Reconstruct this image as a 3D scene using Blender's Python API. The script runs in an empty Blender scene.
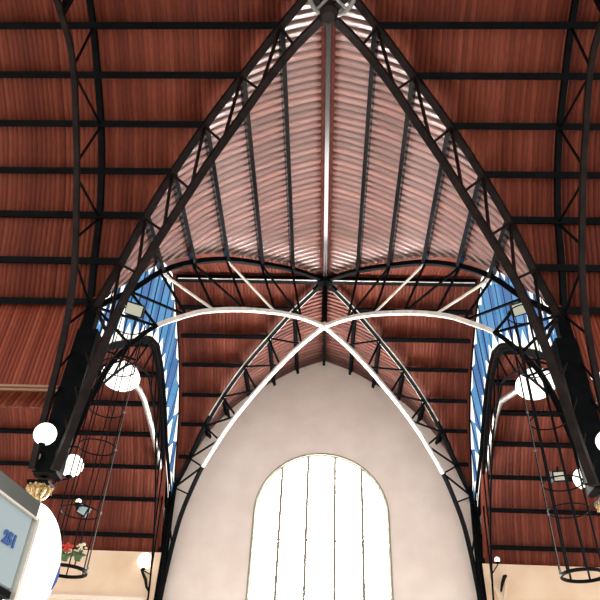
import bpy, bmesh, math, random
from mathutils import Vector, Matrix
random.seed(7)
C = bpy.context.scene.collection
EYE = 1.6                       # heights below are measured from eye level; the floor is at -EYE
W = 5.1                         # half width of a bay
D1, DC, D2, DF = 6.12, 11.14, 16.20, 21.26   # depths: nave ridge, near columns, aisle ridge, far columns
HB = 5.04
DROP = 2.75                     # the outer aisle bays are this much lower
XO = 3*W

# ------------------------------------------------------------------ helpers
def tag(o, label=None, cat=None, group=None, kind=None):
    if label: o['label'] = label
    if cat: o['category'] = cat
    if group: o['group'] = group
    if kind: o['kind'] = kind
    return o
ROOT = {}
def empty(name, loc, label, cat, group=None):
    o = bpy.data.objects.new(name, None); C.objects.link(o)
    o.empty_display_size = .2
    o.location = (loc[0], loc[1], loc[2]+EYE); ROOT[o.name] = Vector(o.location)
    return tag(o, label, cat, group)
def obj(name, bm, mat, parent=None, smooth=False, origin=None):
    """bm is in eye-level coordinates; becomes ONE mesh object, child of parent or at its own origin"""
    bm.normal_update()
    if parent is not None:
        base = ROOT[parent.name]
    elif origin is not None:
        base = Vector((origin[0], origin[1], origin[2]+EYE))
    else:
        base = Vector((0, 0, 0))
    bmesh.ops.translate(bm, vec=Vector((0, 0, EYE))-base, verts=bm.verts)
    me = bpy.data.meshes.new(name); bm.to_mesh(me); bm.free()
    o = bpy.data.objects.new(name, me); C.objects.link(o)
    for m in (mat if isinstance(mat, (list, tuple)) else [mat]): me.materials.append(m)
    if smooth:
        for p in me.polygons: p.use_smooth = True
    if parent is not None:
        o.parent = parent; ROOT[o.name] = base
    else:
        o.location = base; ROOT[o.name] = base
    return o
def V(*a): return Vector(a)
def box(bm, c, s, rot=None):
    r = bmesh.ops.create_cube(bm, size=1)
    M = Matrix.Translation(V(*c)) @ ((rot.to_4x4()) if rot else Matrix()) @ Matrix.Diagonal((s[0], s[1], s[2], 1))
    bmesh.ops.transform(bm, matrix=M, verts=r['verts'])
def sweep(bm, pts, w, h, side, closed=False, steel=True):
    """rectangular section: w along 'side', h across it in the plane of the curve"""
    pts = [Vector(p) for p in pts]; n = len(pts); side = Vector(side).normalized(); rings = []
    for i, p in enumerate(pts):
        if closed: t = pts[(i+1) % n]-pts[i-1]
        else: t = pts[min(i+1, n-1)]-pts[max(i-1, 0)]
        t.normalize(); up = side.cross(t)
        if up.length < 1e-4: up = Vector((0, 0, 1)).cross(t)
        up.normalize(); sd = t.cross(up).normalized()
        rings.append([bm.verts.new(p+sd*a*w/2+up*b*h/2) for a, b in ((-1, -1), (1, -1), (1, 1), (-1, 1))])
    m = n if closed else n-1
    for i in range(m):
        a, b = rings[i], rings[(i+1) % n]
        for k in range(4): bm.faces.new((a[k], a[(k+1) % 4], b[(k+1) % 4], b[k]))
    if not closed:
        bm.faces.new(rings[0][::-1]); bm.faces.new(rings[-1])
def tube(bm, pts, r, n=10, closed=False):
    pts = [Vector(p) for p in pts]; m = len(pts); rings = []
    ref = None
    for i, p in enumerate(pts):
        if closed: t = pts[(i+1) % m]-pts[i-1]
        else: t = pts[min(i+1, m-1)]-pts[max(i-1, 0)]
        t.normalize()
        if ref is None: ref = V(0, 0, 1) if abs(t.z) < .9 else V(1, 0, 0)
        a = (ref-t*ref.dot(t)).normalized(); b = t.cross(a); ref = a
        rr = r[i] if isinstance(r, (list, tuple)) else r
        rings.append([bm.verts.new(p+a*math.cos(2*math.pi*k/n)*rr+b*math.sin(2*math.pi*k/n)*rr) for k in range(n)])
    for i in range(m if closed else m-1):
        A, B = rings[i], rings[(i+1) % m]
        for k in range(n): bm.faces.new((A[k], A[(k+1) % n], B[(k+1) % n], B[k]))
    if not closed: bm.faces.new(rings[0][::-1]); bm.faces.new(rings[-1])
def lathe(bm, c, prof, n=24, M=None):
    rings = []
    for r, z in prof:
        ring = []
        for k in range(n):
            a = 2*math.pi*k/n; p = V(r*math.cos(a), r*math.sin(a), z)
            if M: p = M @ p
            ring.append(bm.verts.new(p+V(*c)))
        rings.append(ring)
    for A, B in zip(rings, rings[1:]):
        for k in range(n): bm.faces.new((A[k], A[(k+1) % n], B[(k+1) % n], B[k]))
    bm.faces.new(rings[0][::-1]); bm.faces.new(rings[-1])
def ball(bm, c, r, n=20, sc=(1, 1, 1)):
    q = bmesh.ops.create_uvsphere(bm, u_segments=n, v_segments=n//2+2, radius=r)
    bmesh.ops.transform(bm, matrix=Matrix.Translation(V(*c)) @ Matrix.Diagonal((*sc, 1)), verts=q['verts'])
def ring_pts(c, r, n=28): return [V(c[0]+r*math.cos(2*math.pi*k/n), c[1]+r*math.sin(2*math.pi*k/n), c[2]) for k in range(n)]
def interp(tab, s):
    if s <= tab[0][0]: return tab[0][1]
    for i in range(len(tab)-1):
        x0, y0 = tab[i]; x1, y1 = tab[i+1]
        if s <= x1:
            def sl(j):
                a = tab[max(j-1, 0)]; b = tab[min(j+1, len(tab)-1)]; return (b[1]-a[1])/(b[0]-a[0])
            h = x1-x0; t = (s-x0)/h; m0, m1 = sl(i)*h, sl(i+1)*h
            return (2*t**3-3*t**2+1)*y0+(t**3-2*t**2+t)*m0+(-2*t**3+3*t**2)*y1+(t**3-t**2)*m1
    return tab[-1][1]

# ------------------------------------------------------------------ materials
def mat(name, col, rough=.6, metal=0, emit=None, es=0, spec=.5):
    m = bpy.data.materials.new(name); m.use_nodes = True
    b = m.node_tree.nodes['Principled BSDF']
    b.inputs['Base Color'].default_value = (*col, 1); b.inputs['Roughness'].default_value = rough
    b.inputs['Metallic'].default_value = metal; b.inputs['Specular IOR Level'].default_value = spec
    if emit: b.inputs['Emission Color'].default_value = (*emit, 1); b.inputs['Emission Strength'].default_value = es
    return m
def noisy(m, c1, c2, scale=6, bump=0, detail=4, ramp=(.35, .65)):
    nt = m.node_tree; N = nt.nodes; L = nt.links; b = N['Principled BSDF']
    tc = N.new('ShaderNodeTexCoord'); n = N.new('ShaderNodeTexNoise'); r = N.new('ShaderNodeValToRGB')
    n.inputs['Scale'].default_value = scale; n.inputs['Detail'].default_value = detail
    r.color_ramp.elements[0].color = (*c1, 1); r.color_ramp.elements[1].color = (*c2, 1)
    r.color_ramp.elements[0].position, r.color_ramp.elements[1].position = ramp
    L.new(tc.outputs['Object'], n.inputs['Vector']); L.new(n.outputs['Fac'], r.inputs['Fac']); L.new(r.outputs['Color'], b.inputs['Base Color'])
    if bump:
        bp = N.new('ShaderNodeBump'); bp.inputs['Strength'].default_value = bump; bp.inputs['Distance'].default_value = .02
        L.new(n.outputs['Fac'], bp.inputs['Height']); L.new(bp.outputs['Normal'], b.inputs['Normal'])
    return m
def board_mat(name, axis, tint=1.0, dist=.02, rough=.38, board=.15, spec=.5, pink=0):
    """varnished boards / ribbed sheets laid along the fall of the roof; 'axis' is the axis they are spaced along"""
    m = mat(name, (.2, .06, .04), rough, spec=spec); nt = m.node_tree; N = nt.nodes; L = nt.links; b = N['Principled BSDF']
    tc = N.new('ShaderNodeTexCoord'); sx = N.new('ShaderNodeSeparateXYZ'); L.new(tc.outputs['Object'], sx.inputs[0])
    def math_(op, a, b_=None):
        q = N.new('ShaderNodeMath'); q.operation = op
        for i, v in enumerate((a, b_)):
            if v is None: continue
            if isinstance(v, (int, float)): q.inputs[i].default_value = v
            else: L.new(v, q.inputs[i])
        return q.outputs[0]
    wob = N.new('ShaderNodeTexNoise'); wob.inputs['Scale'].default_value = .9; L.new(tc.outputs['Object'], wob.inputs['Vector'])
    u = math_('DIVIDE', math_('ADD', sx.outputs[axis], math_('MULTIPLY', wob.outputs['Fac'], .05)), board)
    cell = math_('FLOOR', u)
    rnd = N.new('ShaderNodeTexWhiteNoise'); rnd.noise_dimensions = '2D'
    seg = math_('FLOOR', math_('DIVIDE', sx.outputs['Z'], 40))
    cb = N.new('ShaderNodeCombineXYZ'); L.new(cell, cb.inputs[0]); L.new(seg, cb.inputs[1]); L.new(cb.outputs[0], rnd.inputs['Vector'])
    fr = math_('FRACT', u)
    prof = math_('SINE', math_('MULTIPLY', fr, math.pi))
    grain = N.new('ShaderNodeTexNoise'); grain.inputs['Scale'].default_value = 4; grain.inputs['Detail'].default_value = 5
    mp = N.new('ShaderNodeMapping'); sc = [1.2, 1.2, 1.2]; sc[axis] = 14; mp.inputs['Scale'].default_value = sc
    L.new(tc.outputs['Object'], mp.inputs[0]); L.new(mp.outputs[0], grain.inputs['Vector'])
    f = math_('ADD', math_('MULTIPLY', rnd.outputs['Value'], .35), math_('MULTIPLY', grain.outputs['Fac'], .6))
    r = N.new('ShaderNodeValToRGB'); e = r.color_ramp.elements
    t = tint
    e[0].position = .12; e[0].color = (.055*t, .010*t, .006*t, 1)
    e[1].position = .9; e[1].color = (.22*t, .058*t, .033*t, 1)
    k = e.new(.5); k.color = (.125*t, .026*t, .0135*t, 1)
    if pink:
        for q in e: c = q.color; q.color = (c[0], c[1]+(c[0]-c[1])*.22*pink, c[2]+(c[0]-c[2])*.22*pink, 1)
    L.new(f, r.inputs['Fac'])
    gap = math_('SMOOTH_MIN', math_('MULTIPLY', prof, 5), 1); 
    gap2 = math_('ADD', math_('MULTIPLY', gap, .5), .5)
    mx = N.new('ShaderNodeMix'); mx.data_type = 'RGBA'; mx.blend_type = 'MULTIPLY'; mx.inputs[0].default_value = 1
    L.new(r.outputs['Color'], mx.inputs[6]); L.new(gap2, mx.inputs[7]); L.new(mx.outputs[2], b.inputs['Base Color'])
    h = math_('ADD', math_('ADD', prof, math_('MULTIPLY', rnd.outputs['Value'], .25)), math_('MULTIPLY', grain.outputs['Fac'], .2))
    bp = N.new('ShaderNodeBump'); bp.inputs['Strength'].default_value = 1; bp.inputs['Distance'].default_value = dist
    L.new(h, bp.inputs['Height']); L.new(bp.outputs['Normal'], b.inputs['Normal'])
    rr = math_('ADD', math_('MULTIPLY', grain.outputs['Fac'], .25), rough-.1); L.new(rr, b.inputs['Roughness'])
    return m
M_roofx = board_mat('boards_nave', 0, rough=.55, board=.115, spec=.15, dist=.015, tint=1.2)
M_roofy = board_mat('boards_transept_sheen', 1, rough=.36, dist=.085, board=.20, tint=1.95, spec=1.0, pink=.75)  # paler pink tint puts the window's sheen into the board colour
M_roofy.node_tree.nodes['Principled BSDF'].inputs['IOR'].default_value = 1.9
M_roofb = board_mat('boards_rear_transept', 1, rough=.5, dist=.08, board=.20, tint=1.3, pink=.4)  # same boards, with less of the window's light in the tint
M_ridge = noisy(mat('red_brown_ridge_board', (.12, .03, .02), .6, spec=.2), (.07, .014, .009), (.13, .03, .02), 6)
M_eave = mat('weathered_eave_board', (.30, .17, .11), .7, spec=.2)
M_valance = board_mat('red_corrugated_sheet', 0, rough=.5, tint=1.5, board=.09, spec=.15)
M_iron = noisy(mat('dark_iron', (.02, .02, .025), .6, spec=.05), (.001, .0018, .0025), (.003, .004, .005), 5)
M_ironG = mat('glossy_black_iron', (.002, .003, .004), .2, spec=.4)
M_rust = noisy(mat('brown_black_iron', (.03, .022, .02), .5, spec=.12), (.003, .002, .002), (.012, .007, .006), 4)
M_pale = noisy(mat('pale_glare_iron', (.7, .66, .6), .35), (.60, .56, .50), (.80, .76, .70), 5)  # pale paint that also holds the window's glare on the rear arches
M_grey = noisy(mat('grey_painted_iron', (.3, .3, .3), .3, .3), (.12, .125, .12), (.22, .22, .21), 6)
M_silver = noisy(mat('galvanised_steel', (.5, .5, .5), .3, .7), (.42, .42, .42), (.66, .65, .63), 6)
M_plaster = noisy(mat('pinkish_plaster', (.7, .6, .54), .9, spec=.2), (.80, .72, .665), (.86, .785, .73), 1.3, .1, 8)
M_cream = noisy(mat('cream_plaster', (.75, .62, .45), .9, spec=.2), (.76, .58, .41), (.86, .70, .53), .9, .1, 8)
M_trim = mat('white_moulding', (.8, .74, .64), .6)
M_floor = noisy(mat('terrazzo_floor', (.5, .47, .42), .35), (.42, .39, .34), (.56, .52, .46), 3)
M_glow = mat('milky_window_glass', (.9, .9, .9), .3, emit=(1, .985, .96), es=15)
M_mull = mat('grey_green_glazing_bar', (.26, .25, .19), .6, spec=.1)
M_blueA = mat('blue_stained_glass', (.015, .03, .07), .15, emit=(.06, .18, .40), es=.40)
M_blueB = mat('pale_blue_stained_glass', (.015, .05, .1), .15, emit=(.10, .29, .52), es=.40)
M_whiteg = mat('cream_stained_glass', (.7, .68, .6), .15, emit=(1, .93, .80), es=.42)
M_globe = mat('opal_glass_lit', (.9, .88, .8), .3, emit=(1, .98, .88), es=.7)
M_shade = mat('opal_shade_lit', (.9, .88, .84), .35, emit=(1, .97, .93), es=.7)
M_gold = noisy(mat('gilded_iron', (.7, .45, .12), .35, .7), (.22, .14, .05), (.75, .56, .28), 22)
M_lens = mat('floodlight_glass', (.30, .31, .24), .3, emit=(.8, .82, .66), es=.12)
M_lensb = mat('floodlight_glass_bluish', (.20, .27, .28), .3, emit=(.6, .75, .78), es=.08)
M_face = mat('lit_sign_face', (.17, .21, .225), .4, spec=.2, emit=(.62, .76, .80), es=.12)
M_blueink = mat('blue_lettering', (.01, .06, .22), .5, emit=(.015, .10, .36), es=.05)
M_white = mat('white_lit_plastic', (.9, .9, .9), .3, emit=(1, 1, 1), es=.5)
M_chrome = mat('satin_aluminium', (.72, .68, .6), .25, .7)
M_dglass = mat('dark_glossy_fascia', (.10, .115, .11), .12, .2)
M_tan = mat('cream_bracket', (.75, .62, .46), .5)
M_red = mat('red_petals', (.6, .03, .02), .6); M_palef = mat('cream_petals', (.62, .60, .42), .6); M_leaf = mat('green_leaves', (.05, .10, .03), .6)
M_black = mat('black_iron', (.004, .004, .005), .6, spec=.08)

# ------------------------------------------------------------------ profiles (s across half a bay, z)
P = [(0, 13.98), (.207, 13.52), (.38, 12.95), (.552, 12.31), (.699, 11.51), (.815, 10.64), (.905, 9.62), (1.0, 8.75)]
NODES = [.207, .38, .552, .699, .815, .905]
B1 = [(0, 12.03), (.13, 11.97), (.25, 11.62), (.36, 11.08), (.47, 10.55), (.59, 9.82), (.71, 9.05), (.79, 8.35), (.85, 7.4), (.885, 6.5), (.915, 5.4), (.94, 4.7)]
B2 = [(0, 12.02), (.13, 11.83), (.256, 11.52), (.36, 11.18), (.48, 10.74), (.62, 10.1), (.70, 9.6), (.785, 9.0), (.85, 8.3), (.905, 7.5), (.935, 6.6), (.955, 5.6), (.965, 4.7)]
def fine(tab, n=4, smax=1.0):
    out = []
    for (a, _), (b, _) in zip(tab, tab[1:]):
        for k in range(n): out.append(a+(b-a)*k/n)
    out.append(tab[-1][0]); return [(s, interp(tab, s)) for s in out if s <= smax+1e-6]
def roofprof():
    f = fine(P, 4); out = []
    for i, (s, z) in enumerate(f):
        a = f[max(i-1, 0)]; b = f[min(i+1, len(f)-1)]
        tx, tz = (b[0]-a[0])*HB, b[1]-a[1]; l = math.hypot(tx, tz)
        nx, nz = -tz/l, tx/l
        d = .12
        if i == 0: nx, nz = 0, 1
        out.append((s+nx*d/HB, z+nz*d))
    return out
RP = roofprof()

# ------------------------------------------------------------------ roof surfaces (setting)
def roof(name, strips, m, label):
    """strips: list of rows, a row is a list of points; consecutive rows are joined"""
    bm = bmesh.new()
    for rows in strips:
        vs = [[bm.verts.new(p) for p in r] for r in rows]
        for A, B in zip(vs, vs[1:]):
            for k in range(len(A)-1):
                try: bm.faces.new((A[k], A[k+1], B[k+1], B[k]))
                except ValueError: pass
    bmesh.ops.remove_doubles(bm, verts=bm.verts, dist=1e-4)
    bmesh.ops.dissolve_degenerate(bm, edges=bm.edges, dist=1e-5)
    # make all normals look down, then thicken upwards
    bm.normal_update()
    for f in bm.faces:
        if f.normal.z > 0: f.normal_flip()
    o = obj(name, bm, m, smooth=True)
    s = o.modifiers.new('thickness', 'SOLIDIFY'); s.thickness = .05; s.offset = -1
    return tag(o, label, None, None, 'structure')
for sg, side in ((-1, 'left'), (1, 'right')):
    # main nave, both slopes, outside the crossing groins
    for dr, far in ((1, 'far'), (-1, 'near')):
        rows = [[V(sg*W*s, D1+dr*HB*s, z), V(sg*XO, D1+dr*HB*s, z)] for s, z in RP]
        roof('ceiling', [rows], M_roofx, f'red brown boarded {far} slope of the main vault, {side} of the crossing')
    # outer aisle vaults (lower)
    for dr, far in ((1, 'far'), (-1, 'near')):
        rows = [[V(sg*(W+.06), D2+dr*HB*s, z-DROP), V(sg*XO, D2+dr*HB*s, z-DROP)] for s, z in RP]
        roof('ceiling', [rows], M_roofx, f'red brown boarded {far} slope of the low {side} aisle vault')
    # middle bay of the second vault
    for dr, far in ((1, 'far'), (-1, 'near')):
        rows = [[V(sg*W*min(s, 1.0), D2+dr*HB*s, z), V(sg*W*1.012, D2+dr*HB*s, z)] for s, z in RP]
        roof('ceiling', [rows], M_roofx, f'{far} boarded slope of the second crossing, {side} half')
    # cross vault between the two crossings, and behind the second
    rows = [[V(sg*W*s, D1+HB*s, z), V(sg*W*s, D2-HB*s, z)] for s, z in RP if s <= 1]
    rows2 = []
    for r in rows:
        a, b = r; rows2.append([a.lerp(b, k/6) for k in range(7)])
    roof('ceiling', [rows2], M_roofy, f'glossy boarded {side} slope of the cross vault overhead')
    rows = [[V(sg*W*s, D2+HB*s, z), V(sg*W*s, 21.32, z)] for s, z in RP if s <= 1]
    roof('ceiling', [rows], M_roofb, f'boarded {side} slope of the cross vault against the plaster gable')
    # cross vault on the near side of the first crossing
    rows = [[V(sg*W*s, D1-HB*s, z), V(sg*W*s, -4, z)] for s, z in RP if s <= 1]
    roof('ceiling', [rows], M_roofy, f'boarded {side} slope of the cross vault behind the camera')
    # upright sheet wall between the nave eave and the lower aisle
    bm = bmesh.new(); box(bm, (sg*(W+XO)/2, DC+.14, 7.75), (XO-W, .06, 2.3))
    tag(obj('wall_upper_'+side, bm, M_valance), f'red ribbed sheeting standing above the {side} aisle eave', kind='structure')
    bm = bmesh.new(); box(bm, (sg*(W+XO)/2+sg*.15, DC+.10, 6.64), (XO-W-.3, .12, .05)); box(bm, (sg*(W+XO)/2+sg*.15, DC+.12, 6.58), (XO-W-.3, .06, .05))
    tag(obj('trim_1' if sg < 0 else 'trim_2', bm, M_eave), f'weathered eave moulding under the {side} sheeting', kind='structure')

# ------------------------------------------------------------------ walls and floor
ZF = -EYE
def ptop(x):
    return interp([(s*W, z) for s, z in RP], abs(x))
WX, WZ, WR = 2.27, 7.95, 2.17
bm = bmesh.new()
xs = sorted(set([-5.1, 5.1]+[W*s*sg for s, z in fine(P, 3) if s < 1 for sg in (-1, 1)]+[WX*math.sin(a*math.pi/40)*sg for a in range(21) for sg in (-1, 1)]))
def arch(x): return WZ+WR*math.sqrt(max(0, 1-(x/WX)**2))
YW = 21.30
for a, b in zip(xs, xs[1:]):
    if b-a < 1e-4: continue
    mid = (a+b)/2; inside = abs(mid) < WX
    for y in (YW, YW+.55):
        if inside:
            q = [V(a, y, arch(a)), V(b, y, arch(b)), V(b, y, ptop(b)), V(a, y, ptop(a))]
            bm.faces.new([bm.verts.new(p) for p in q])
            q = [V(a, y, ZF), V(b, y, ZF), V(b, y, ZF+.9), V(a, y, ZF+.9)]
            bm.faces.new([bm.verts.new(p) for p in q])
        else:
            q = [V(a, y, ZF), V(b, y, ZF), V(b, y, ptop(b)), V(a, y, ptop(a))]
            bm.faces.new([bm.verts.new(p) for p in q])
    if inside:
        bm.faces.new([bm.verts.new(p) for p in (V(a, YW, arch(a)), V(b, YW, arch(b)), V(b, YW+.55, arch(b)), V(a, YW+.55, arch(a)))])
for sg in (-1, 1):
    bm.faces.new([bm.verts.new(p) for p in (V(sg*WX, YW, ZF), V(sg*WX, YW+.55, ZF), V(sg*WX, YW+.55, WZ), V(sg*WX, YW, WZ))])
bmesh.ops.remove_doubles(bm, verts=bm.verts, dist=1e-4)
tag(obj('wall_back', bm, M_plaster), 'pale pinkish plaster gable wall around the big arched window', kind='structure')
for sg, side in ((-1, 'left'), (1, 'right')):
    bm = bmesh.new(); box(bm, (sg*(5.1+XO)/2, 21.2, (ZF+6.42)/2), (XO-5.1, .4, 6.42-ZF))
    tag(obj('wall_back_'+side, bm, M_cream), f'cream plaster end wall under the {side} aisle roof', kind='structure')
    bm = bmesh.new(); box(bm, (sg*(5.3+XO)/2, 20.96, 4.96), (XO-5.4, .1, .08)); box(bm, (sg*(5.3+XO)/2, 20.94, 5.02), (XO-5.4, .14, .04))
    tag(obj('trim_3' if sg < 0 else 'trim_4', bm, M_trim), f'white moulding along the cream {side} end wall', kind='structure')
bm = bmesh.new(); box(bm, (0, 8, ZF-.1), (2*XO, 32, .2))
tag(obj('floor', bm, M_floor), 'light terrazzo floor of the hall', kind='structure')

# the big arched window
wr = obj('window_1', (lambda b: (sweep(b, [V(-WX+.03, YW+.1, ZF+.9)]+[V(-(WX-.03)*math.cos(t*math.pi/32), YW+.1, WZ+(WR-.03)*math.sin(t*math.pi/32)) for t in range(33)]+[V(WX-.03, YW+.1, ZF+.9)], .1, .06, (0, 1, 0)), sweep(b, [V(-WX, YW-.005, ZF+.9)]+[V(-WX*math.cos(t*math.pi/32), YW-.005, WZ+WR*math.sin(t*math.pi/32)) for t in range(33)]+[V(WX, YW-.005, ZF+.9)], .03, .055, (0, 1, 0)), box(b, (0, YW+.1, ZF+.93), (2*WX, .12, .08)), b)[-1])(bmesh.new()), M_mull, origin=(0, YW+.1, ZF+.9))
tag(wr, 'tall round-headed window in the gable wall, blazing white with daylight', kind='structure')
bm = bmesh.new()
pts = [V(-WX, YW+.14, ZF+.9)]+[V(-WX*math.cos(t*math.pi/40), YW+.14, WZ+WR*math.sin(t*math.pi/40)) for t in range(41)]+[V(WX, YW+.14, ZF+.9)]
fr = [bm.verts.new(p) for p in pts]; bk = [bm.verts.new(p+V(0, .03, 0)) for p in pts]
bm.faces.new(fr); bm.faces.new(bk[::-1])
for i in range(len(fr)): bm.faces.new((fr[i], bk[i], bk[(i+1) % len(fr)], fr[(i+1) % len(fr)]))
obj('pane', bm, M_glow, wr)
for x in (-1.39, -.49, .46, 1.39):
    bm = bmesh.new(); z1 = arch(x)-.02; box(bm, (x, YW+.09, (z1+ZF+.9)/2), (.10, .05, z1-ZF-.9)); obj('mullion', bm, M_mull, wr)
bm = bmesh.new()
for z in (7.1, 3.6, .5): box(bm, (0, YW+.11, z), (2*WX, .03, .05))
obj('transom', bm, M_mull, wr)

# ------------------------------------------------------------------ stained glass lunettes in the planes x = +-W
OUTER = [(s, z-.12) for s, z in P]
INN = [(0, 11.15), (.2, 10.75), (.4, 9.95), (.55, 9.35), (.7, 8.75), (.8, 8.2), (.9, 7.4), (1.0, 6.4)]
INNF = [(0, 11.15), (.2, 10.85), (.42, 10.15), (.62, 9.35), (.78, 8.85), (.9, 8.45), (1.0, 7.9)]
def lun(s, t):                 # point on the strip, s in -1..1 (near..far), t 0 inner .. 1 outer
    a = abs(s)
    si = a*1.0; zi = interp(INN, si); so = min(a*1.0, 1); zo = interp(OUTER, so)
    # legs: slant the correspondence so that cells lean along the strip
    return si, zi, so, zo
for sg, side, nm in ((-1, 'left', 'window_2'), (1, 'right', 'window_3')):
    X = sg*(W+.02)
    def pt(y, z): return V(X, y, z)
    # outer and inner curve sampled by arc length from the crown outwards
    def curve(tab, off, n=200, smax=1.0, zmin=6.6):
        return [(off+0, 0)]
    def samp(tab, smax):
        pts = [(s, interp(tab, s)) for s in [smax*i/300 for i in range(301)]]
        pts = [(s*HB, z) for s, z in pts]
        L = [0]
        for a, b in zip(pts, pts[1:]): L.append(L[-1]+math.hypot(b[0]-a[0], b[1]-a[1]))
        return pts, L
    def at(cur, f):
        pts, L = cur; d = f*L[-1]
        for i in range(len(L)-1):
            if L[i+1] >= d:
                t = (d-L[i])/max(1e-9, L[i+1]-L[i]); return (pts[i][0]+(pts[i+1][0]-pts[i][0])*t, pts[i][1]+(pts[i+1][1]-pts[i][1])*t)
        return pts[-1]
    coN = samp(OUTER, .925); coF = samp(OUTER, .985); ciN = samp(INN, .95); ciF = samp(INNF, .96)
    root = None
    bars = bmesh.new(); cols = bmesh.new()
    for dr in (-1, 1):
        ci = ciN if dr < 0 else ciF; co = coN if dr < 0 else coF
        fs = [k/9 for k in range(10)] if dr < 0 else [0, .1, .2, .3, .41, .53, .66, .8, 1.0]
        n = len(fs)-1
        def q(f, t):
            a = at(ci, f); b = at(co, f)
            return pt(D2+dr*(a[0]+(b[0]-a[0])*t), a[1]+(b[1]-a[1])*t)
        def poly(ps, mi):
            f = cols.faces.new([cols.verts.new(p) for p in ps]); f.material_index = mi
        for i in range(n):
            f0, f1 = fs[i], fs[i+1]; fm = (f0+f1)/2
            if i < 5: lo, hi = .22, .82
            else: lo, hi = .48, .54
            e = .02
            # diamond border: white teeth at both edges, blue between
            poly([q(f0, e), q(fm, lo), q(f1, e)][::1], 2); 
            poly([q(f0, 1-e), q(f1, 1-e), q(fm, hi)], 2)
            poly([q(f0, e), q(f0, 1-e), q(fm, hi), q(fm, lo)], 0 if i % 2 else 1)
            poly([q(f1, 1-e), q(f1, e), q(fm, lo), q(fm, hi)], 0 if (i//2) % 2 else 1)
            sweep(bars, [q(f0, 0), q(f0, 1)], .04, .035, (1, 0, 0))
    fb = bmesh.new()
    for dr in (-1, 1):
        for cur, hh in ((ciN if dr < 0 else ciF, .08), (coN if dr < 0 else coF, .06)):
            sweep(fb, [pt(D2+dr*at(cur, k/30)[0], at(cur, k/30)[1]) for k in range(31)], .09, hh, (1, 0, 0))
    root = obj(nm, fb, M_iron, origin=(sg*W, D2, 7))
    tag(root, f'blue and cream stained glass lunette band high on the {side} of the second crossing', kind='structure')
    g = obj('pane', cols, [M_blueA, M_blueB, M_whiteg], root)
    g['label'] = 'blue and cream diamond patterned glass'
    sd = g.modifiers.new('thickness', 'SOLIDIFY'); sd.thickness = .012
    obj('muntin', bars, M_iron, root)

# ------------------------------------------------------------------ trusses
def truss(name, label, cat, group, fpt, side, Bt, mt, mb, mw, ct=.15, cb=.14, web=.055, pitch=None, halves=(-1, 1), zbase=4.7, lightweb=(), split=0, bs=None, warren=None):
    """fpt(s, z, half) -> point; side = normal of the truss plane"""
    r = empty(name, fpt(1.0, zbase, halves[-1]), label, cat, group)
    top = [(s, z-.06) for s, z in fine(P, 3)]+[(1.0, 7.4), (1.0, 6.0), (1.0, zbase)]
    bot = fine(Bt, 3)
    for h in halves:
        bm = bmesh.new(); sweep(bm, [fpt(s, z, h) for s, z in top], ct, ct, side); obj('top_chord', bm, mt, r)
        if split:
            bm = bmesh.new(); sweep(bm, [fpt(s, z, h) for s, z in bot if s <= split+.001], cb, cb*.9, side); obj('bottom_chord', bm, mb, r)['label'] = 'lower pipe, its pale paint carrying window glare'  # pale colour above the split carries the glare of the window
            bm = bmesh.new(); sweep(bm, [fpt(s, z, h) for s, z in bot if s >= split-.001], cb, cb*.9, side); obj('leg', bm, mt, r)
            if h > 0:
                sd = Vector(side).normalized()
                for k in (-1, 1):
                    bm = bmesh.new(); sweep(bm, [fpt(s, z, h)+sd*k*.075+V(0, 0, -.03) for s, z in top if .03 < s < .8], .025, .05, side); obj('glare_strip', bm, M_pale, r)['label'] = 'pale edge strip painted in as window glare'  # thin pale strips paint the window's reflection along the far chords
        else:
            bm = bmesh.new(); sweep(bm, [fpt(s, z, h) for s, z in bot], cb, cb*.9, side); obj('bottom_chord', bm, mb, r)
        ts = [0]+NODES+[1.0]; bs_ = bs or [0, .13, .27, .42, .55, .66, .76, .85]
        for tk, bk in (warren or []):
            bm = bmesh.new(); sweep(bm, [fpt(tk, interp(P, tk)-.06, h), fpt(bk, interp(Bt, bk), h)], web, web, side); obj('web_member', bm, mw, r)
        for k in ([] if warren else range(1, 8)):
            T = fpt(ts[k], interp(P, ts[k])-.06, h); b = fpt(bs_[k], interp(Bt, bs_[k]), h)
            bm = bmesh.new(); sweep(bm, [T, b], web, web, side); obj('web_member', bm, mw, r)
            kk = k-1 if split else k+1
            if 0 < kk < 8:
                b2 = fpt(bs_[kk], interp(Bt, bs_[kk]), h)
                bm = bmesh.new(); sweep(bm, [T, b2], web, web, side)
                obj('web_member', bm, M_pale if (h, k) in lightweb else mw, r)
        # lattice of the leg
        zs = [7.4, 6.6, 5.9, 5.3, 4.8]
        bz = sorted(((z, s) for s, z in Bt))
        def sb(z):
            for (z0, s0), (z1, s1) in zip(bz, bz[1:]):
                if z0 <= z <= z1: return s0+(s1-s0)*(z-z0)/(z1-z0)
            return bz[0][1]
        for a, b in zip(zs, zs[1:]):
            bm = bmesh.new(); sweep(bm, [fpt(1.0, a+.25, h), fpt(sb(b), b, h)], web*.8, web*.8, side); obj('lattice_bar', bm, mw, r)
    bm = bmesh.new(); sweep(bm, [fpt(0, P[0][1]-.06, 1), fpt(0, Bt[0][1], 1)], .12, .12, side); obj('king_post', bm, mt, r)
    return r
def diag(Dc, sx):
    def f(s, z, h): return V(sx*h*W*s, Dc+h*HB*s, z)
    return f
for sx, a in ((-1, 'left'), (1, 'right')):
    b = 'right' if sx < 0 else 'left'
    truss('diagonal_arch_truss', f'brown black lattice arch falling from the upper hub to the front {a} column', 'truss', 'arches of the front crossing',
          diag(D1, sx), (HB, -sx*W, 0), B1, M_rust, M_rust, M_rust, .15, .145, .055)
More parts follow.
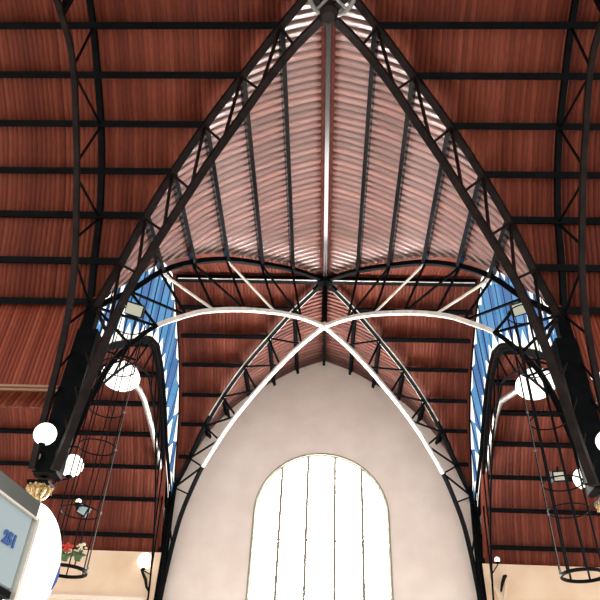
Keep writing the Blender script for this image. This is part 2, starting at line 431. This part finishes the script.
for sx, a in ((-1, 'left'), (1, 'right')):
    b = 'right' if sx < 0 else 'left'
    truss('diagonal_arch_truss', f'lattice arch with pale lower pipe from front {b} column to rear {a} column', 'truss', 'arches of the rear crossing',
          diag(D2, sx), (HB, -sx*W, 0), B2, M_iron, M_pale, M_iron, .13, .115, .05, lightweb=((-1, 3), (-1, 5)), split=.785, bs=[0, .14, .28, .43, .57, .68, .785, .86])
for sg, side in ((-1, 'left'), (1, 'right')):
    truss('transverse_arch_truss', f'dark lattice arch rising up the {side} edge across the main vault', 'truss', 'arches across the main vault',
          (lambda s, z, h, sg=sg: V(sg*(W+.12), D1+h*HB*s, z)), (1, 0, 0), B1, M_iron, M_rust, M_iron, .125, .11, .04, warren=[(.207, .2), (.552, .22), (.552, .48), (.815, .52), (.815, .68), (1.0, .73), (1.0, .84)])
# curved lower frame of the arch under each lunette
for sg, side in ((-1, 'left'), (1, 'right')):
    r = empty('arch_frame', (sg*(W+.1), DF-.1, 4.7), f'dark arched rib under the {side} stained glass band', 'arch')
    X = sg*(W+.12)
    bm = bmesh.new()
    for h in (-1, 1):
        sweep(bm, [V(X, D2+h*HB*s, interp(INN if h < 0 else INNF, s)-.13) for s in [k/24 for k in range(25)]]+[V(X, D2+h*HB, 5.2)], .09, .12, (1, 0, 0))
    obj('rib', bm, M_iron, r)
    for h in (-1, 1):
        for s0, s1, dz in ((.15, .0, -1.0), (.35, .45, -1.1), (.6, .62, -1.0), (.8, .78, -1.1)):
            pass
        bm = bmesh.new()
        low = [(0, 10.1), (.3, 9.5), (.55, 8.3), (.75, 7.0), (.88, 5.6), (.93, 4.7)]
        sweep(bm, [V(X, D2+h*HB*s, z) for s, z in fine(low, 4)], .05, .05, (1, 0, 0)); obj('inner_rib', bm, M_iron, r)
        ks = [0, .12, .28, .42, .56, .7, .82, .92]
        for k in range(len(ks)-1):
            A = V(X, D2+h*HB*ks[k], interp(INN if h < 0 else INNF, ks[k])-.16); Bq = V(X, D2+h*HB*ks[k+1]*.95, interp(low, ks[k+1]*.95))
            bm = bmesh.new(); sweep(bm, [A, Bq], .04, .04, (1, 0, 0)); obj('web_member', bm, M_iron, r)

# hubs
bm = bmesh.new(); tube(bm, [V(.06+.42*math.cos(t*math.pi/16), 5.72+.42*math.sin(t*math.pi/16), 11.95) for t in range(32)], .045, 8, True)
for k in range(4):
    a = k*math.pi/2+math.pi/4; tube(bm, [V(.06, 5.72, 11.95), V(.06+.42*math.cos(a), 5.72+.42*math.sin(a), 11.95)], .03, 6)
tag(obj('hub_ring', bm, M_grey, origin=(0, 5.72, 11.95)), 'grey ring with spokes at the meeting point of the upper arches', 'ring')
bm = bmesh.new(); lathe(bm, (0, D1, 11.85), [(.12, 0), (.2, .08), (.2, .3), (.1, .4)], 16)
tag(obj('hub_boss', bm, M_rust, origin=(0, D1, 11.85)), 'brown black boss joining the arches at the top of the picture', 'boss')
bm = bmesh.new(); lathe(bm, (0, D2, 13.62), [(.08, 0), (.24, .1), (.24, .3), (.1, .4)], 16)
tag(obj('hub_boss', bm, M_black, origin=(0, D2, 13.62)), 'black boss where the ridge beams meet above the second crossing', 'boss')
bm = bmesh.new(); lathe(bm, (0, D2, 11.9), [(.05, 0), (.11, .06), (.11, .2), (.06, .26)], 16)
tag(obj('hub_boss', bm, M_pale, origin=(0, D2, 11.9)), 'small pale boss where the two white arch pipes cross', 'boss')

# ------------------------------------------------------------------ purlins: one object each
ORD = ['ridge', 'first', 'second', 'third', 'fourth', 'fifth', 'sixth', 'seventh']
def purlin(a, b, h, w, label, m, ribbed=True, group=None, upv=None):
    a, b = Vector(a), Vector(b); bm = bmesh.new()
    d = (b-a).normalized(); sidev = d.cross(V(0, 0, 1)).normalized()
    up = V(0, 0, 1) if upv is None else Vector(upv).normalized()
    sd = d.cross(up).normalized()
    def bx(o, ww, hh):
        vs = []
        for e in (a, b):
            for p, q in ((-1, -1), (1, -1), (1, 1), (-1, 1)): vs.append(bm.verts.new(e+up*(o+q*hh/2)+sd*p*ww/2))
        for k in range(4): bm.faces.new((vs[k], vs[(k+1) % 4], vs[4+(k+1) % 4], vs[4+k]))
        bm.faces.new(vs[3::-1]); bm.faces.new(vs[4:])
    bx(0, w*.45, h); bx(-h/2, w, h*.16)          # web and lower flange
    if group is None: group = 'purlins and ridge beams of the vaults'
    return tag(obj('purlin', bm, m, origin=a), label, 'beam', group)
def nrm(s, ax, sg):
    e = .01; t = V(0, 0, 0); dz = interp(P, min(1, s+e))-interp(P, s-e); dx = ((min(1, s+e))-(s-e))*HB*sg
    v = V(0, 0, 1)*abs(dx)+(V(1, 0, 0) if ax == 0 else V(0, 1, 0))*(-dz)*sg
    return v.normalized()
allS = NODES+[.995]
for sg, side in ((-1, 'left'), (1, 'right')):
    for k, s in enumerate(allS):
        z = interp(P, s)
        purlin((sg*W*s, D1+HB*s, z), (sg*XO, D1+HB*s, z), .20, .15, f'dark horizontal purlin on the main vault {side} of the crossing, {ORD[k+1]} below the ridge', M_iron, upv=nrm(s, 1, 1))
    for k, s in enumerate([.0]+NODES):
        z = interp(P, s)-DROP
        purlin((sg*(W+.25), D2+HB*s, z), (sg*XO, D2+HB*s, z), .18, .14, f'dark horizontal purlin of the low {side} aisle roof, ' + ('at the ridge' if k == 0 else f'{ORD[k]} below its ridge'), M_iron, upv=nrm(max(s, .011), 1, 1))
    for k, s in enumerate(NODES):
        z = interp(P, s)
        purlin((sg*W*s, D2+HB*s, z), (sg*(W-.1), D2+HB*s, z), .18, .14, f'dark purlin on the rear slope of the second crossing, {side} half, {ORD[k+1]} below the ridge', M_iron, upv=nrm(s, 1, 1))
    for k, s in enumerate(NODES[:5]):
        z = interp(P, s)
        purlin((sg*W*s, D1+HB*s, z), (sg*W*s, D2-HB*s, z), .20, .11, f'long black purlin on the bright cross vault, {ORD[k+1]} {side} of its ridge', M_ironG, upv=nrm(s, 0, sg))
        purlin((sg*W*s, D2+HB*s, z), (sg*W*s, 21.22, z), .20, .10, f'short black purlin running into the plaster gable, {ORD[k+1]} {side} of the ridge', M_iron, upv=nrm(s, 0, sg))
    rb = purlin((sg*.1, D2, 13.94), (sg*(W-.1), D2, 13.94), .2, .2, f'black ridge beam of the second crossing running {side} from the upper boss', M_iron)
    bm = bmesh.new(); box(bm, (sg*W/2, D2-.12, 13.815), (W-.4, .03, .02)); obj('glare_strip', bm, M_pale, rb)  # pale strip stands in for the window's reflection on the beam
rp = purlin((0, D1+.1, 13.92), (0, D2-.1, 13.92), .18, .11, 'central ridge purlin of the bright cross vault', M_ironG)
for sg in (-1, 1):
    bm = bmesh.new(); ang = math.atan2(P[0][1]-P[1][1], P[1][0]*W)
    box(bm, (sg*.085, (D1+D2)/2, 14.02-.085*math.tan(ang)), (.15, D2-D1-.5, .02), Matrix.Rotation(sg*ang, 3, 'Y')); obj('ridge_board', bm, M_ridge, rp)
purlin((0, D2+.1, 13.92), (0, 21.22, 13.92), .18, .1, 'short central ridge purlin running into the top of the plaster gable', M_iron)

# ------------------------------------------------------------------ columns
for sg, side in ((-1, 'left'), (1, 'right')):
    r = empty('column', (sg*W, DC, ZF), f'front {side} iron column with gilded capital', 'column', 'front columns')
    bm = bmesh.new(); lathe(bm, (sg*W, DC, ZF), [(.32, 0), (.32, .25), (.26, .32), (.22, .6), (.13, .75)], 24); obj('base', bm, M_iron, r)
    bm = bmesh.new(); lathe(bm, (sg*W, DC, ZF), [(.11, .7), (.085, 5.9)], 20); obj('shaft', bm, M_silver, r, True)
    bm = bmesh.new(); lathe(bm, (sg*W, DC, 4.15), [(.09, .08), (.10, .14), (.12, .22), (.15, .28), (.18, .31), (.18, .35)], 20)
    cp = obj('capital', bm, M_gold, r); 
    for tier in range(2):
        for k in range(10):
            a = 2*math.pi*(k+.5*tier)/10; c = V(math.cos(a), math.sin(a), 0); bm = bmesh.new()
            base = V(sg*W, DC, 4.28+.05*tier)
            pts = [base+c*.09, base+c*.13+V(0, 0, .08), base+c*.17+V(0, 0, .14), base+c*.21+V(0, 0, .15), base+c*.23+V(0, 0, .11)]
            tube(bm, pts, [.03, .045, .04, .03, .012], 6); obj('leaf', bm, M_gold, cp)
    bm = bmesh.new(); box(bm, (sg*W, DC, 4.53), (.4, .36, .06)); box(bm, (sg*(W-.06), DC, 6.33), (.44, .34, 3.25)); box(bm, (sg*(W-.02), DC, 8.3), (.2, .2, .6)); obj('upper_post', bm, M_iron, r)
    r = empty('column', (sg*W, DF, ZF), f'rear {side} iron column beside the plaster gable', 'column', 'rear columns')
    bm = bmesh.new(); box(bm, (sg*W, DF-.12, (ZF+9)/2-.1), (.2, .2, 9-ZF-.2)); obj('post', bm, M_iron, r)
    bm = bmesh.new(); tube(bm, [V(sg*(W-.18), DF-.3, ZF), V(sg*(W-.18), DF-.3, 6.4), V(sg*(W-.05), DF-.12, 9.)], .05, 8); obj('leg', bm, M_iron, r)
    bm = bmesh.new(); box(bm, (sg*W, DF-.14, ZF+.15), (.5, .3, .3)); obj('base', bm, M_iron, r)

# ------------------------------------------------------------------ globe lamps
def globe(name, c, rad, anchor, label, m=M_globe, br=M_iron, coil=False):
    r = empty(name, anchor, label, 'lamp', 'globe lamps on the columns' if name == 'globe_lamp' else None)
    c = V(*c); a = V(*anchor)
    bm = bmesh.new(); ball(bm, c, rad); obj('globe', bm, m, r, True)
    d = (c-a); mid = a.lerp(c, .5)+V(0, 0, -.12)
    bm = bmesh.new(); tube(bm, [a, a.lerp(mid, .6)+V(0, 0, -.05), mid, V(c.x, c.y, c.z-rad-.06), V(c.x, c.y, c.z-rad+.01)], .018, 8); obj('bracket', bm, br, r)
    bm = bmesh.new(); lathe(bm, (c.x, c.y, c.z-rad-.04), [(.035, 0), (.07, .02), (.06, .06)], 14); obj('holder', bm, br, r)
    return r
globe('globe_lamp', (-5.06, 10.6, 5.28), .205, (-5.15, 11.1, 4.98), 'white globe lamp on the outer side of the front left column')
globe('globe_lamp', (5.12, 10.6, 5.42), .205, (5.15, 11.1, 5.0), 'white globe lamp on the front right column, cut by the picture edge')
globe('globe_lamp', (-4.78, 11.5, 5.08), .215, (-5.02, 11.2, 4.6), 'white globe lamp half hidden behind the front left column')
globe('globe_lamp', (4.96, 11.6, 5.16), .20, (5.02, 11.2, 4.7), 'white globe lamp half hidden behind the front right column')
globe('globe_lamp', (-5.55, 20.9, 6.12), .24, (-5.1, 21.12, 5.6), 'small white globe lamp on a bracket at the rear left column')
globe('globe_lamp', (5.55, 20.9, 6.52), .085, (5.2, 21.12, 6.0), 'tiny white bulb on a bracket at the rear right column')
# curled bracket arms under the rear lamps
bm = bmesh.new(); tube(bm, [V(-5.62, 20.9, 5.86), V(-5.52, 20.9, 5.7), V(-5.42, 20.9, 5.55), V(-5.36, 20.9, 5.35), V(-5.25, 21.05, 5.2), V(-5.12, 21.12, 5.17)], [.03, .045, .05, .04, .03, .03], 8)
tag(obj('bracket_arm', bm, M_rust, origin=(-5.2, 21.1, 5.2)), 'curled brown bracket arm below the rear left globe', 'bracket')
r = empty('bracket_arm', (5.2, 20.78, 5.3), 'cream forked bracket on the rear right column', 'bracket')
bm = bmesh.new(); sweep(bm, [V(5.2, 20.78, 6.0), V(5.45, 20.8, 5.4), V(5.5, 20.78, 5.05)], .08, .09, (0, 1, 0)); obj('arm', bm, M_tan, r)
bm = bmesh.new(); sweep(bm, [V(5.5, 20.78, 5.05), V(5.62, 20.78, 5.5), V(5.73, 20.78, 5.9)], .08, .09, (0, 1, 0)); obj('arm', bm, M_tan, r)
bm = bmesh.new(); tube(bm, [V(5.5, 20.8, 5.55), V(5.58, 20.8, 5.8), V(5.68, 20.8, 6.0), V(5.74, 20.8, 6.02)], [.03, .05, .06, .04], 8); obj('curl', bm, M_rust, r)

# big shades on silver gooseneck arms under the aisles
for sg, side, pth, c in ((-1, 'left', [(21.15, 7.0), (21.1, 8.0), (20.6, 8.55), (19.4, 9.0), (17.85, 9.42), (16.9, 9.62), (16.3, 9.62), (15.75, 9.5)], (-5.66, 15.2, 9.42)),
                         (1, 'right', [(21.15, 7.4), (21.0, 8.3), (20.11, 8.79), (19.0, 9.45), (17.9, 9.95), (17.2, 10.05), (16.6, 9.85), (15.9, 9.6)], (5.80, 15.2, 9.46))):
    r = empty('gooseneck_lamp', (sg*5.3, 21.12, 7.2), f'large white lit shade on a long silver gooseneck arm seen through the {side} aisle arch', 'lamp', 'gooseneck lamps')
    pp = [V(sg*(5.3+.02*i), y, z) for i, (y, z) in enumerate(pth)]
    bm = bmesh.new(); tube(bm, pp+[V(c[0]-sg*.3, c[1]+.3, c[2]+.05)], .085, 10); obj('arm', bm, M_silver, r, True)
    Mr = Matrix.Rotation(math.radians(-14), 3, 'X')
    bm = bmesh.new(); lathe(bm, c, [(.12, .42), (.22, .40), (.40, .22), (.52, .03), (.54, -.05), (.50, -.13), (.36, -.22), (.15, -.27), (.04, -.28)], 32, Mr)
    bmesh.ops.recalc_face_normals(bm, faces=bm.faces); obj('shade', bm, M_shade, r, True)
    bm = bmesh.new(); tube(bm, [V(c[0], c[1]+.1, c[2]+.4), V(c[0], c[1]+.1, interp(P, abs(c[1]-D2)/HB)-DROP)], .02, 6); obj('hanger_rod', bm, M_iron, r)
    for a, b in (((c[0]-.55, 14.4, c[2]+.35), (c[0]+.6, 14.6, c[2]+.12)), ((c[0]-.5, 14.4, c[2]-.28), (c[0]+.22, 14.5, c[2]+.06))):
        bm = bmesh.new(); tube(bm, [a, b], .035, 6)
        # side struts reach the arch frame
        obj('strut', bm, M_iron, r)

# ------------------------------------------------------------------ floodlights
def flood(c, size, rx, rz, label, lens=M_lens, anchor=None, tilt=0):
    r = empty('floodlight', c, label, 'floodlight', 'floodlights')
    R = Matrix.Rotation(rz, 3, 'Z') @ Matrix.Rotation(-rx, 3, 'X') @ Matrix.Rotation(tilt, 3, 'Y')
    w, h = size
    bm = bmesh.new(); box(bm, V(*c)+R @ V(0, .06, 0), (w+.05, .12, h+.05), R); obj('housing', bm, M_black, r)
    bm = bmesh.new(); box(bm, V(*c)+R @ V(0, -.01, 0), (w, .03, h), R); obj('lens', bm, lens, r)
    if anchor:
        bm = bmesh.new(); tube(bm, [V(*c)+R @ V(0, .1, 0), V(*anchor)], .02, 6); obj('bracket', bm, M_iron, r)
    return r
flood((-4.27, 11.3, 8.75), (.36, .24), math.radians(-38), 0, 'rectangular floodlight in front of the left blue glass', anchor=(-4.6, 11.4, 8.9), tilt=math.radians(16))
flood((4.38, 11.3, 8.98), (.36, .24), math.radians(-38), 0, 'rectangular floodlight in front of the right blue glass', anchor=(4.65, 11.4, 9.0), tilt=math.radians(-18))
flood((-4.14, 10.95, 4.03), (.14, .14), math.radians(-15), 0, 'small square bluish floodlight fixed low on the left hoop cage', M_lensb, anchor=(-4.2, 10.82, 4.1), tilt=math.radians(25))
flood((4.25, 10.95, 4.9), (.17, .14), math.radians(-18), 0, 'small pale square floodlight on the right hoop cage', anchor=(4.2, 10.8, 5.0), tilt=math.radians(-5))
globe('bare_bulb', (-4.25, 10.95, 4.17), .05, (-4.2, 10.85, 4.1), 'small white bulb just above the small square floodlight on the left cage')
bm = bmesh.new(); tube(bm, [V(5.36, 11.0, 7.02), V(5.58, 11.0, 7.11)], .05, 10); tube(bm, [V(5.61, 11.0, 7.12), V(5.72, 11.0, 7.18)], .06, 10); 
tag(obj('tube_light', bm, M_white, origin=(5.5, 11, 7.1)), 'short white tube light beside the front right column at the picture edge', 'lamp')
bm = bmesh.new(); box(bm, (-5.21, 10.9, 4.98), (.07, .07, .09)); tag(obj('junction_box', bm, M_palef, origin=(-5.2, 10.9, 4.98)), 'tiny cream box on the front left column below the globe', 'box')

# ------------------------------------------------------------------ hoop cages beside the front columns
for sg, side, cx, zb, rings in ((-1, 'left', -4.24, 3.05, (3.05, 4.05, 5.3, 6.12, 7.1, 8.2)), (1, 'right', 4.36, 3.27, (3.27, 4.35, 4.85, 6.1, 7.3, 8.7))):
    cy = 11.14
    r = empty('hoop_cage', (cx, cy, zb), f'tall cylindrical cage of black hoops and bars beside the front {side} column', 'cage', 'hoop cages')
    R = .35
    for k, z in enumerate(rings):
        bm = bmesh.new(); sweep(bm, ring_pts((cx, cy, z), R, 36), .05 if k == 0 else .02, .035 if k == 0 else .02, (0, 0, 1), True); obj('hoop', bm, M_black if k < 2 else M_iron, r)
    for k in range(7):
        a = math.radians(-100+k*360/7)
        bm = bmesh.new(); tube(bm, [V(cx+R*math.cos(a), cy+R*math.sin(a), zb), V(cx+R*math.cos(a), cy+R*math.sin(a), rings[-1])], .018 if sg > 0 else .012, 6); obj('bar', bm, M_black, r)
    for z in (rings[2], rings[4]):
        bm = bmesh.new(); tube(bm, [V(cx+sg*R, cy, z), V(sg*(W-.02), cy, z)], .016, 6); obj('stay', bm, M_black, r)
    # pale cable with little knots
    e = cx-sg*(R+.02)
    bm = bmesh.new(); tube(bm, [V(e, cy-.02, zb), V(e, cy-.02, 6.6)], .006, 6)
    for z in (zb+.05, zb+1.0, zb+2.2, zb+3.0): ball(bm, (e, cy-.02, z), .022, 8)
    tag(obj('cable', bm, M_grey, origin=(e, cy, zb)), f'thin pale cable with small knots hanging down the inner side of the {side} hoop cage', 'cable')

def flowers(c, m, label):
    r = empty('flower_pot', (c[0], c[1], c[2]-.12), label, 'flowers')
    bm = bmesh.new(); lathe(bm, (c[0], c[1], c[2]-.12), [(.05, 0), (.075, .08), (.08, .08)], 14); obj('pot', bm, M_leaf, r)
    bm = bmesh.new()
    for k in range(16):
        a, b = random.uniform(0, 6.28), random.uniform(0, .09)
        ball(bm, (c[0]+b*math.cos(a), c[1]+b*math.sin(a), c[2]+random.uniform(.03, .15)), random.uniform(.022, .038), 8, (1, 1, .7))
    obj('blossom', bm, m, r)
    bm = bmesh.new()
    for k in range(14):
        a = random.uniform(0, 6.28); d = V(math.cos(a), math.sin(a), random.uniform(-.2, .6))
        o = V(c[0], c[1], c[2]-.03)
        tube(bm, [o, o+d*.06, o+d*.13], [.008, .02, .003], 5)
    obj('foliage', bm, M_leaf, r)
flowers((-4.17, 10.80, 3.24), M_red, 'red flowers in a small pot on the bottom hoop of the left cage')
flowers((-3.97, 10.85, 3.26), M_palef, 'cream white flowers in a small pot on the bottom hoop of the left cage')

# ------------------------------------------------------------------ kiosk with lit sign, near the camera
A = V(-1.40, 3.2, 1.12); Bv = V(-1.45, 2.86, 1.12)
d = (Bv-A); d.z = 0; d.normalize()                     # along the face, out of the picture to the left
n = V(-d.y, d.x, 0)
if n.dot(-A) < 0: n = -n                               # towards the camera
Lf = 1.1; Hf = .36
Rb = Matrix((d, -n, V(0, 0, 1))).transposed()          # x along face, y back, z up
def kb(bm, x, y, z, sx, sy, sz): box(bm, A+d*x-n*y+V(0, 0, z), (sx, sy, sz), Rb)
r = empty('sign_kiosk', (A.x, A.y, ZF), 'aluminium framed kiosk with pale blue lit sign at the lower left corner', 'kiosk')
bm = bmesh.new(); kb(bm, Lf/2, .055, -.17, Lf, .07, .35); obj('body', bm, M_dglass, r)
bm = bmesh.new(); kb(bm, Lf/2, .01, -.17, Lf-.04, .02, .335); fc = obj('sign_face', bm, M_face, r)
bm = bmesh.new(); kb(bm, Lf/2, .045, .045, Lf+.01, .1, .085); obj('fascia', bm, M_dglass, r)
bm = bmesh.new(); kb(bm, Lf/2, -.005, -.002, Lf+.02, .03, .012); obj('top_frame', bm, M_chrome, r)
bm = bmesh.new(); kb(bm, -.003, .0, (ZF-1.12)/2, .022, .05, 1.12-ZF); obj('post', bm, M_chrome, r)
bm = bmesh.new(); kb(bm, -.005, .07, (ZF-1.12)/2, .02, .04, 1.12-ZF); obj('post', bm, M_rust, r)
bm = bmesh.new(); kb(bm, Lf/2, .02, -.365, Lf, .04, .03); obj('bottom_frame', bm, M_iron, r)
bm = bmesh.new(); kb(bm, Lf/2, .05, -.95, Lf, .08, 1.1); obj('lower_panel', bm, M_white, r)
bm = bmesh.new(); kb(bm, Lf/2, .05, -2.1, Lf, .08, 1.2); obj('plinth', bm, M_dglass, r)
cu = bpy.data.curves.new('lettering', 'FONT'); cu.body = '251'; cu.size = .075; cu.extrude = .003; cu.align_x = 'CENTER'; cu.offset = .004
tmp = bpy.data.objects.new('tmp_text', cu); C.objects.link(tmp); dg = bpy.context.evaluated_depsgraph_get()
me = bpy.data.meshes.new_from_object(tmp.evaluated_get(dg)); bpy.data.objects.remove(tmp); bpy.data.curves.remove(cu)
lt = bpy.data.objects.new('lettering', me); C.objects.link(lt); me.materials.clear(); me.materials.append(M_blueink)
lt.parent = fc
Rt = Matrix((-d, V(0, 0, 1), n)).transposed()          # text x runs against d, y up, z to the camera
posw = A+d*.16+n*.008+V(0, 0, -.178+EYE)
lt.matrix_local = Matrix.Translation(posw-Vector(ROOT[fc.name])) @ Rt.to_4x4()
lt['label'] = 'blue figures on the sign'

# round lit drum sign behind it
r = empty('round_sign', (-1.75, 3.9, 1.12), 'big round white lit sign behind the kiosk, edge on', 'sign')
cR = V(-1.66, 3.86, 1.12); nx = V(.974, -.19, 0).normalized()
Rd = nx.to_track_quat('Z', 'Y').to_matrix()
bm = bmesh.new(); lathe(bm, cR, [(.30, -.1), (.32, -.08), (.32, .0), (.30, .02)], 48, Rd); obj('drum', bm, M_white, r)
bm = bmesh.new(); kb_p = cR
box(bm, cR+Rd @ V(0, 0, .024)+V(0, 0, 0)+Rd.col[0]*.0, (.01, .01, .01)); bm.free()
bm = bmesh.new()
side_v = nx.cross(V(0, 0, 1)).normalized()
if side_v.x < 0: side_v = -side_v
ps = [(.29, .05), (.30, .0), (.295, -.05), (.275, -.09), (.26, -.11), (.275, -.04)]
f1 = [bm.verts.new(cR+nx*.024+side_v*a+V(0, 0, b)) for a, b in ps]; f2 = [bm.verts.new(cR+nx*.030+side_v*a+V(0, 0, b)) for a, b in ps]
bm.faces.new(f1); bm.faces.new(f2[::-1])
for i in range(len(ps)): bm.faces.new((f1[i], f2[i], f2[(i+1) % len(ps)], f1[(i+1) % len(ps)]))
obj('blue_mark', bm, M_blueink, r)
bm = bmesh.new(); tube(bm, [cR-nx*.05+V(0, 0, -.3), V(cR.x-nx.x*.05, cR.y-nx.y*.05, ZF)], .03, 10); obj('pole', bm, M_chrome, r)

# ------------------------------------------------------------------ light
w = bpy.data.worlds.new('sky'); bpy.context.scene.world = w; w.use_nodes = True
w.node_tree.nodes['Background'].inputs[0].default_value = (1, .95, .9, 1); w.node_tree.nodes['Background'].inputs[1].default_value = 1.0

# ------------------------------------------------------------------ camera
F = V(-0.04160768, 0.77776919, 0.62717134); Rr = V(0.9989809, 0.02139488, 0.03974193); U = V(-0.01749179, -0.62818576, 0.77786676)
cd = bpy.data.cameras.new('camera'); cam = bpy.data.objects.new('camera', cd); C.objects.link(cam)
Mx = Matrix((Rr, U, -F)).transposed().to_4x4(); Mx.translation = V(.0625, 0, EYE); cam.matrix_world = Mx
cd.sensor_width = 36; cd.lens = 640.74/600*36; cd.clip_end = 200; cd.clip_start = .05
bpy.context.scene.camera = cam
vs = bpy.context.scene.view_settings
vs.view_transform = 'Standard'; vs.look = 'None'; vs.gamma = 1; vs.exposure = 1.3; vs.use_curve_mapping = False
